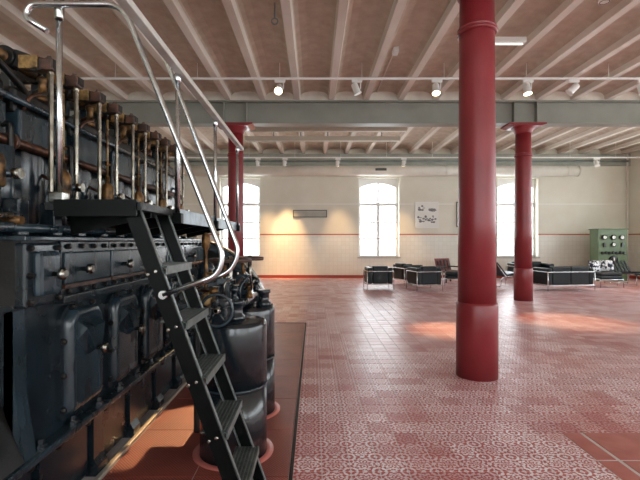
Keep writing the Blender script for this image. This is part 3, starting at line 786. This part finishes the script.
B().box(-1.95, -1.60, 1.15, YE1 - .05, 1.84, 1.90).build('exhaust_shelf', 'engine_black', eng)
B().cyl((-2.2, 1.2, 2.0), (-2.2, YE1, 2.0), .16, n=24).build('exhaust_manifold', 'engine_black', eng)
for y in CY:
    B().tube(fillet([(-1.46, y - .16, 2.0), (-1.42, y - .16, 2.10), (-1.42, y - .02, 2.15), (-1.50, y + .06, 2.20), (-1.60, y + .06, 2.14)], .05), .010, n=6).build('injector_pipe', 'copper', eng)
    B().tube(fillet([(-1.46, y + .17, 1.90), (-1.40, y + .17, 1.92), (-1.40, y + .17, 1.70), (-1.48, y + .14, 1.64)], .04), .012, n=6).build('drain_pipe', 'engine_black', eng)
    B().lathe([(.03, 0), (.03, .03), (.02, .035), (.02, .10), (.028, .11), (.028, .13), (.01, .14)], (-1.47, y + .02, 2.12), n=12).build('injector', 'oily_brass', eng)
    f_ = B().lathe([(.04, -.012), (.04, .012)], (-1.435, y + .22, 1.842), (0, 1, 0), n=16).build('pipe_flange', 'rust', eng)
B().tube(fillet([(-1.40, 1.4, 2.14), (-1.40, 1.75, 2.20), (-1.44, 2.05, 2.16), (-1.50, 2.3, 2.08)], .15), .018, n=8).build('starting_pipe', 'engine_black', eng)
# far end: governor drive and flywheel guard standing in front of the wheel
B().box(-2.2, -1.28, YE1, YE1 + .10, 0, 1.30, .02).build('end_cover', 'engine', eng)
fx, fz, fr, fy = -1.48, .45, .95, 5.0
arc = [(fx + fr * math.cos(a), fz + fr * math.sin(a)) for a in [(-.47 + (PI + .94) * k / 40) for k in range(41)]]
inn = [(fx + (fr - .09) * math.cos(a), fz + (fr - .09) * math.sin(a)) for a in [(-.47 + (PI + .94) * k / 40) for k in range(41)]]
g = B()
for k in range(40): g.prism([arc[k], arc[k + 1], inn[k + 1], inn[k]], 'Y', fy - .11, fy + .11)
fg = g.build('flywheel_rim', 'engine_grey', eng)
B().prism([inn[k] for k in range(41)], 'Y', fy - .02, fy + .02).build('flywheel_disc', 'engine_black', eng)
B().tube([(p[0], fy - .115, p[1]) for p in arc], .014, n=8).build('rim_edge', 'steel', fg)

# ------------------------------------------------------------------ walkway
XW, YA, YBB = -0.79, 2.01, 2.43                              # outer edge, planes of the ladder's two sides
wk = thing('walkway', 'steel walkway platform with guard rail along the engine side', 'walkway', (-1.0, 3.2, 1.5))
B().box(-1.25, XW - .012, 1.98, 4.55, 1.515, 1.55).build('plate', 'platform_plate', wk)
B().box(XW - .012, XW, YBB + .04, 4.55, 1.475, 1.56, .003).build('edge_board', 'platform_edge', wk)
B().box(-1.20, XW - .03, 1.965, 1.98, 1.485, 1.562).build('end_board', 'ladder_black', wk)
for y in (2.2, 2.7, 3.2, 3.7, 4.2): B().prism([(-1.25, 1.40), (-1.25, 1.515), (-.84, 1.515), (-.84, 1.49)], 'Y', y - .01, y + .01).build('bracket', 'ladder_black', wk)
for y in (YBB + .02, 3.38, 4.36):
    p = B().cyl((XW + .008, y, 1.50), (XW + .008, y, 2.325), .0135, n=12).build('guard_post', 'chrome', wk)
    B().lathe([(.014, -.03), (.019, -.022), (.021, 0), (.019, .018), (.014, .02)], (XW + .008, y, 2.31), n=14).build('ball_fitting', 'chrome', p)
    B().box(XW - .02, XW + .035, y - .025, y + .025, 1.47, 1.53, .006).build('foot_clamp', 'ladder_black', p)
B().box(XW - .0, XW + .046, 1.55, 4.52, 2.325, 2.358, .004).build('top_rail', 'rail_alu', wk)
p = B().cyl((-1.2, YA, 1.55), (-1.2, YA, 2.56), .0145, n=14).build('guard_post', 'chrome', wk)
B().lathe([(.016, -.06), (.021, -.05), (.022, 0), (.024, .03), (.016, .05)], (-1.2, YA, 2.47), n=14).build('ball_fitting', 'steel', p)
B().box(-1.235, -1.165, YA - .03, YA + .03, 1.55, 1.60, .006).build('foot_clamp', 'steel', p)

# ------------------------------------------------------------------ ladder
ld = thing('ladder', 'steep black steel ladder with pale treads leading up to the walkway', 'ladder', (-.6, 2.2, 0))
def lx(z): return -.876 + .366 * (1.563 - z)
def stringer(y0, y1):
    w = .037
    return B().prism([(lx(0) - w, 0), (lx(0) + w, 0), (lx(1.56) + w, 1.56), (lx(1.56) - w, 1.56)], 'Y', y0, y1)
for y0, y1 in ((YA - .006, YA + .006), (YBB - .006, YBB + .006)):
    s = stringer(y0, y1).build('stringer', 'ladder_black', ld)
    inner = 1 if y0 < 2.2 else -1
    w = .037
    # folded edges of the channel
    f = B(); ym = y1 if inner > 0 else y0
    for e in (-1, 1):
        f.prism([(lx(0) + e * w - .003, .0), (lx(0) + e * w + .003, .0), (lx(1.56) + e * w + .003, 1.56), (lx(1.56) + e * w - .003, 1.56)], 'Y', ym - .002, ym + inner * .022)
    f.build('channel_edge', 'tread_edge', s)
    for z in (.206, .468, .73, .99, 1.25):
        for dx in (-.018, .018):
            B().lathe([(.010, 0), (.010, .006), (.005, .009)], (lx(z) + dx, y0 if inner > 0 else y1, z - .03 + dx * .4), (0, -1 if inner > 0 else 1, 0), n=8).build('bolt', 'steel', s)
for z in (.206, .468, .73, .99, 1.25):
    x = lx(z)
    tr = B().box(x - .062, x + .066, YA + .008, YBB - .008, z - .008, z).build('tread', 'tread', ld)
    B().box(x + .060, x + .068, YA + .008, YBB - .008, z - .038, z + .001).build('nosing', 'tread_edge', tr)
    for q in range(6):
        xx = x - .05 + q * .019; B().box(xx, xx + .006, YA + .02, YBB - .02, z, z + .003).build('grip_rib', 'tread_edge', tr)
near = [(-.70, 1.12), (-.45, 1.21), (-.42, 1.30), (-.886, 2.468), (-1.318, 2.468), (-1.345, 2.41), (-1.239, 2.345)]
h = B().tube(fillet([(x, YA - .03, z) for x, z in near], [0, .085, .085, .09, .035, .035, 0], 7), .0135, n=12).build('handrail', 'chrome', ld)
B().lathe([(.02, -.02), (.022, 0), (.02, .02)], (-.70, YA - .02, 1.12), (0, 1, 0), n=12).build('rail_clamp', 'chrome', h)
far = [(-.70, 1.10), (-.475, 1.20), (-.43, 1.31), (-.855, 2.425), (-.785, 2.35)]
h = B().tube(fillet([(x, YBB + .02, z) for x, z in far], [0, .085, .085, .02, 0], 7), .0135, n=12).build('handrail', 'chrome', ld)
B().lathe([(.02, -.02), (.022, 0), (.02, .02)], (-.70, YBB + .02, 1.10), (0, 1, 0), n=12).build('rail_clamp', 'chrome', h)

# ------------------------------------------------------------------ black tanks and the valve stand
def tank(x, Y, r, h, label, wheel):
    t = thing('oil_tank', label, 'tank', (x, Y, 0), 'black oil tanks beside the engine')
    B().lathe([(r, 0.004), (r, h * .52)], (x, Y, 0), n=40).build('lower_shell', 'tank_black', t)
    B().lathe([(r + .004, 0), (r + .004, .016)], (x, Y, h * .52 - .008), n=40).build('seam_band', 'engine_grey', t)
    B().lathe([(r, h * .52), (r, h - .03), (r - .008, h - .008), (r - .03, h), (.02, h + .006)], (x, Y, 0), n=40).build('upper_shell', 'tank_black', t)
    B().lathe([(r + .002, 0), (r + .045, 0), (r + .045, .006), (r + .002, .006)], (x, Y, .001), n=40, cap=False).build('floor_collar', 'slab_red', t)
    B().cyl((x + r * .93, Y - .05, .03), (x + r * .93, Y - .05, h + .02), .006, n=8).build('vent_pipe', 'steel', t)
    B().lathe([(.06, 0), (.06, .03), (.045, .04), (.045, .10), (.055, .105), (.055, .13)], (x + (.02 if wheel else .13), Y - .04, h), n=18).build('filler_neck', 'engine', t)
    return t
tk = tank(-.525, 2.79, .215, .86, 'black cylindrical tank right behind the ladder, with a spoked handwheel', True)
# valve with handwheel on the first tank
vx, vy, vz = -.575, 2.52, .96
B().box(vx - .05, vx + .05, 2.58, 2.76, .86, 1.0, .015).build('valve_body', 'engine', tk)
B().cyl((vx, 2.60, vz), (vx, 2.49, vz), .014, n=12).build('valve_stem', 'steel', tk)
hw_ = B().torus((vx, vy, vz), (0, 1, 0), .094, .009, 36, 10).build('handwheel', 'engine_grey', tk)
for k in range(5):
    a = 2 * PI * k / 5 + .3; B().cyl((vx, vy, vz), (vx + .09 * math.cos(a), vy, vz + .09 * math.sin(a)), .006, n=8).build('spoke', 'engine', hw_)
B().lathe([(.02, -.02), (.024, -.01), (.024, .015), (.012, .03)], (vx, vy, vz), (0, -1, 0), n=14).build('wheel_hub', 'steel', hw_)
tank(-.535, 3.47, .215, .85, 'second black cylindrical tank standing behind the handwheel tank', False)

vs_ = thing('valve_stand', 'dark valve stand with two flat handwheels between engine and tanks', 'valve stand', (-.88, 3.3, 0))
B().box(-.86, -.74, 3.03, 3.23, 0, .74, .02).build('pedestal', 'engine_black', vs_)
B().box(-1.0, -.50, 2.98, 3.96, .89, .93, .01).build('valve_table', 'engine', vs_)
B().box(-.90, -.70, 3.03, 3.60, .74, .90, .01).build('table_bracket', 'engine', vs_)
for (x, y, z0, z1, w_) in ((-.66, 3.15, .93, 1.10, .052), (-.585, 3.50, .93, 1.10, .05), (-.80, 3.30, .93, 1.06, .06), (-.62, 3.80, .93, 1.04, .055)):
    v = B().box(x - w_, x + w_, y - w_, y + w_, z0, z1, .008).build('valve_chest', 'engine_grey', vs_)
    B().cyl((x, y, z1), (x, y, z1 + .09), .013, n=10).build('spindle', 'oily_brass', v)
    B().lathe([(w_ * 1.05, 0), (w_ * 1.05, .018)], (x, y, z1 - .06), n=16).build('flange', 'engine', v)
    for s in (-1, 1): B().lathe([(.010, 0), (.010, .016)], (x + s * w_ * .7, y - w_ * .7, z1), n=6, smooth=False).build('nut', 'steel', v)
for (x, y, z, R) in ((-.645, 3.28, 1.225, .165), (-.575, 3.82, 1.215, .125)):
    wv = B().lathe([(R * .80, -.012), (R * .97, -.016), (R, 0), (R * .97, .012), (R * .80, .010), (R * .78, 0)], (x, y, z), n=36, cap=False).build('flat_handwheel', 'rust', vs_)
    for k in range(4):
        a = PI / 2 * k + .4; B().cyl((x, y, z), (x + R * .8 * math.cos(a), y + R * .8 * math.sin(a), z), .011, n=8).build('spoke', 'engine', wv)
    B().cyl((x, y, .93), (x, y, z + .03), .018, n=12).build('wheel_shaft', 'steel', wv)
bc = B().lathe([(r_ * .62, z_ ) for r_, z_ in [(.022, 0), (.022, .05), (.034, .06), (.034, .09), (.02, .10), (.02, .16), (.034, .17), (.034, .20), (.022, .21), (.022, .26), (.02, .28), (.02, .37), (.045, .40), (.05, .44), (.045, .48), (.01, .50)]], (-.775, 3.06, .93), n=16).build('brass_cock', 'oily_brass', vs_)
B().cyl((-.775, 3.06, 1.14), (-.70, 3.02, 1.14), .008, n=8).build('cock_lever', 'brass', bc)
B().tube(fillet([(-.90, 3.2, 1.0), (-.78, 3.02, 1.02), (-.66, 3.0, 1.0), (-.60, 3.0, .93)], .06), .012, n=8).build('pipe', 'copper', vs_)
B().tube(fillet([(-.85, 3.6, .93), (-.85, 3.6, 1.14), (-.70, 3.6, 1.14), (-.585, 3.5, 1.11)], .06), .012, n=8).build('pipe', 'engine_grey', vs_)
B().cyl((-.53, 3.25, 1.0), (-.44, 3.18, 1.08), .008, n=8).build('lever', 'steel', vs_)
B().lathe([(.075, 0), (.075, .20), (.06, .24), (.03, .26)], (-.95, 3.75, .93), n=20).build('oil_pot', 'engine_grey', vs_)
B().lathe([(.035, 0), (.05, .02), (.05, .05), (.03, .06)], (-.74, 3.02, .96), (0, -1, 0), n=16).build('brass_cap', 'brass', vs_)
B().tube(fillet([(-1.0, 3.1, .80), (-.72, 3.0, .82), (-.60, 2.97, .80), (-.56, 2.98, .60)], .08), .016, n=8).build('pipe', 'engine', vs_)

for k in range(5):
    x, y = -.74 + .055 * k, 3.0 + .05 * (k % 2)
    B().tube(fillet([(x, y, .93), (x, y, 1.02 + .03 * (k % 3)), (x + .05, y + .12, 1.05 + .02 * k), (x + .05, y + .22, 1.0)], .03), .007, n=6).build('pipe', ('copper', 'engine', 'steel')[k % 3], vs_)
for k, (x, y, z) in enumerate(((-.70, 2.98, .99), (-.56, 3.0, 1.0), (-.50, 3.30, .99), (-.49, 3.62, 1.0))):
    v = B().lathe([(.028, 0), (.028, .03), (.018, .04), (.018, .07), (.03, .08), (.03, .10), (.012, .115)], (x, y, z - .06), n=12).build('small_valve', 'engine' if k % 2 else 'oily_brass', vs_)
    B().cyl((x - .035, y, z + .06), (x + .035, y, z + .06), .006, n=8).build('tee_handle', 'steel', v)

# ------------------------------------------------------------------ lounge furniture
def cushion(x0, x1, y0, y1, z0, z1, c=.035): return B().box(x0, x1, y0, y1, z0, z1, c)
def cube_chair(w, seats, label, cat, loc, rz, name='armchair', group='black cushioned chairs with chrome frames'):
    t = thing(name, label, cat, (0, 0, 0), group)
    hw_, hd = w / 2, .35; r = .0135
    # tube frame: back at -y
    B().tube(fillet([(-hw_, hd, 0), (-hw_, hd, .52), (-hw_, -hd, .52), (hw_, -hd, .52), (hw_, hd, .52), (hw_, hd, 0)], .05), r, n=8).build('arm_rail', 'chrome', t)
    for s in (-1, 1): B().cyl((s * hw_, -hd, 0), (s * hw_, -hd, .52), r, n=8).build('leg', 'chrome', t)
    B().tube(fillet([(-hw_, hd, .15), (-hw_, -hd, .15), (hw_, -hd, .15), (hw_, hd, .15), (-hw_ + .02, hd, .15)], .02), r, n=8).build('base_rail', 'chrome', t)
    iw = hw_ - .15
    for s in (-1, 1): cushion(s * (hw_ - .016), s * iw, -hd + .02, hd - .01, .165, .62).build('arm_cushion', 'leather', t)
    for k in range(seats):
        xa = -iw + 2 * iw * k / seats; xb = -iw + 2 * iw * (k + 1) / seats
        cushion(xa + .004, xb - .004, -hd + .02, -hd + .17, .165, .67).build('back_cushion', 'leather', t)
        cushion(xa + .004, xb - .004, -hd + .17, hd - .02, .165, .30).build('seat_base', 'leather', t)
        cushion(xa + .004, xb - .004, -hd + .17, hd - .01, .30, .45).build('seat_cushion', 'leather', t)
    t.location = loc; t.rotation_euler = (0, 0, rz)
    return t
def gp(x, y): Y = H * F / (y - 241); return ((x - 314) * Y / F, Y, 0)
Rd = math.radians
def at(x, Y): return ((x - 314) * Y / F, Y, 0)
cube_chair(.74, 1, 'black cube armchair with chrome frame, standing alone below the middle window', 'armchair', at(378.3, 12.3), Rd(2))
cube_chair(.76, 1, 'black cube armchair seen from behind, nearest the thick red column', 'armchair', at(424, 12.1), Rd(12))
cube_chair(.76, 1, 'black cube armchair half hidden behind the one nearest the column', 'armchair', at(407.5, 13.6), Rd(-70))
cube_chair(1.42, 2, 'black two-seat sofa with chrome frame seen from behind, right of the farther column', 'sofa', at(562.5, 12.05), Rd(8), 'sofa')
cube_chair(1.30, 2, 'black sofa facing the camera behind the farther red column', 'sofa', at(530, 14.4), Rd(180), 'sofa')
def daybed(name, w, d, z1, label, cat, loc, rz):
    t = thing(name, label, cat, (0, 0, 0))
    for sx_ in (-1, 1):
        B().tube(fillet([(sx_ * w / 2, -d / 2, 0), (sx_ * w / 2, -d / 2, z1 - .20), (sx_ * w / 2, d / 2, z1 - .20), (sx_ * w / 2, d / 2, 0)], .03), .0135, n=8).build('side_frame', 'chrome', t)
    for sy_ in (-1, 1): B().cyl((-w / 2, sy_ * d / 2, z1 - .21), (w / 2, sy_ * d / 2, z1 - .21), .0135, n=8).build('rail', 'chrome', t)
    cushion(-w / 2 + .015, w / 2 - .015, -d / 2 + .015, d / 2 - .015, z1 - .21, z1 - .10).build('seat_base', 'leather', t)
    cushion(-w / 2 + .015, w / 2 - .015, -d / 2 + .015, d / 2 - .015, z1 - .10, z1).build('seat_cushion', 'leather', t)
    t.location = loc; t.rotation_euler = (0, 0, rz)
daybed('daybed', .70, .95, .44, 'low black cushioned bench carrying printed cushions beside the sofa end', 'bench', at(600.5, 13.0), Rd(3))
daybed('ottoman', .62, .62, .42, 'low black ottoman with chrome frame just left of the thick red column', 'ottoman', at(455, 13.3), Rd(-15))
def throw_cushion(loc, rot, label, m):
    o = B(); N = 8
    for s in (1, -1):
        vs = []
        for j in range(N + 1):
            for i in range(N + 1):
                u, v = -1 + 2 * i / N, -1 + 2 * j / N
                vs.append((.19 * u * (1 - .06 * v * v), s * .075 * ((1 - u ** 4) * (1 - v ** 4)) ** .5, .17 * v * (1 - .06 * u * u) + .17))
        o.add(vs, [(j * (N + 1) + i, j * (N + 1) + i + 1, (j + 1) * (N + 1) + i + 1, (j + 1) * (N + 1) + i) for j in range(N) for i in range(N)], True)
    q = o.build('throw_cushion', m); q.location = loc; q.rotation_euler = rot
    return tag(q, label, 'cushion', 'printed cushions on the low bench')
c = at(596, 12.9); throw_cushion((c[0], c[1], .455), (Rd(-18), 0, Rd(6)), 'white and dark blue printed cushion, left one on the low black bench', 'cushion_print')
c = at(606.5, 13.05); throw_cushion((c[0] + .03, c[1], .455), (Rd(-18), 0, Rd(-10)), 'white and dark blue printed cushion, right one on the low black bench', 'cushion_print')

def sling_chair(label, loc, rz, w=.66, slat=False, group=None):
    """low lounge chair: chrome side frames, dark sling of seat and back"""
    t = thing('lounge_chair', label, 'lounge chair', (0, 0, 0), group)
    hw_ = w / 2
    for s in (-1, 1):
        B().tube(fillet([(s * hw_, .36, 0), (s * hw_, .34, .36), (s * hw_, -.10, .30), (s * hw_, -.40, .68)], .06), .012, n=8).build('side_frame', 'chrome', t)
        B().tube(fillet([(s * hw_, -.30, 0), (s * hw_, -.22, .30), (s * hw_, .10, .33)], .05), .012, n=8).build('leg', 'chrome', t)
    B().cyl((-hw_, -.30, .02), (hw_, -.30, .02), .011, n=8).build('cross_bar', 'chrome', t)
    B().prism([(.34, .375), (.34, .43), (.10, .41), (-.08, .37), (-.10, .31), (.10, .345)], 'X', -hw_ + .02, hw_ - .02).build('seat', 'leather', t)
    if slat:
        for k in range(7):
            x = -hw_ + .05 + (w - .10) * k / 6
            B().prism([(-.08, .32), (-.05, .34), (-.38, .73), (-.41, .71)], 'X', x - .028, x + .028).build('back_slat', 'leather', t)
    else:
        B().prism([(-.10, .31), (-.05, .36), (-.37, .74), (-.42, .70)], 'X', -hw_ + .02, hw_ - .02).build('backrest', 'leather', t)
    t.location = loc; t.rotation_euler = (0, 0, rz)
    return t
sling_chair('low black reclining chair showing just right of the thick red column', at(502, 13.0), Rd(-80), .72)
sling_chair('chrome and black chair with slatted back in front of the green panel', at(622, 13.5), Rd(176), .72, True)
# maroon wooden chair
t = thing('wooden_chair', 'maroon low wooden chair with panelled back left of the thick column', 'chair', (0, 0, 0))
B().prism([(-.20, .36), (-.16, .36), (-.30, .78), (-.33, .78)], 'X', -.29, .29).build('backrest', 'maroon', t)
for x in (-.2, -.07, .07, .2): B().prism([(-.19, .42), (-.155, .42), (-.255, .72), (-.29, .72)], 'X', x - .03, x + .03).build('back_panel', 'dark_wood', t)
B().box(-.29, .29, -.20, .30, .33, .40, .02).build('seat', 'maroon', t)
for x in (-.26, .26):
    for y in (-.18, .26): B().prism([(x - .02, 0), (x + .02, 0), (x + .025, .33), (x - .025, .33)], 'Y', y - .022, y + .022).build('leg', 'dark_wood', t)
    B().box(x - .025, x + .025, -.22, .28, .50, .54, .01).build('armrest', 'dark_wood', t); B().box(x - .018, x + .018, .22, .26, .40, .50).build('arm_post', 'dark_wood', t)
t.location = at(447.5, 14.2); t.rotation_euler = (0, 0, Rd(200))
# low table at the right edge
t = thing('low_table', 'low black table with chrome legs at the right edge of the picture', 'table', (0, 0, 0))
B().box(-.5, .5, -.35, .35, .33, .38, .008).build('table_top', 'black_gloss', t)
for x in (-.46, .46):
    for y in (-.31, .31): B().cyl((x, y, 0), (x, y, .33), .014, n=8).build('leg', 'chrome', t)
t.location = at(660, 12.7)
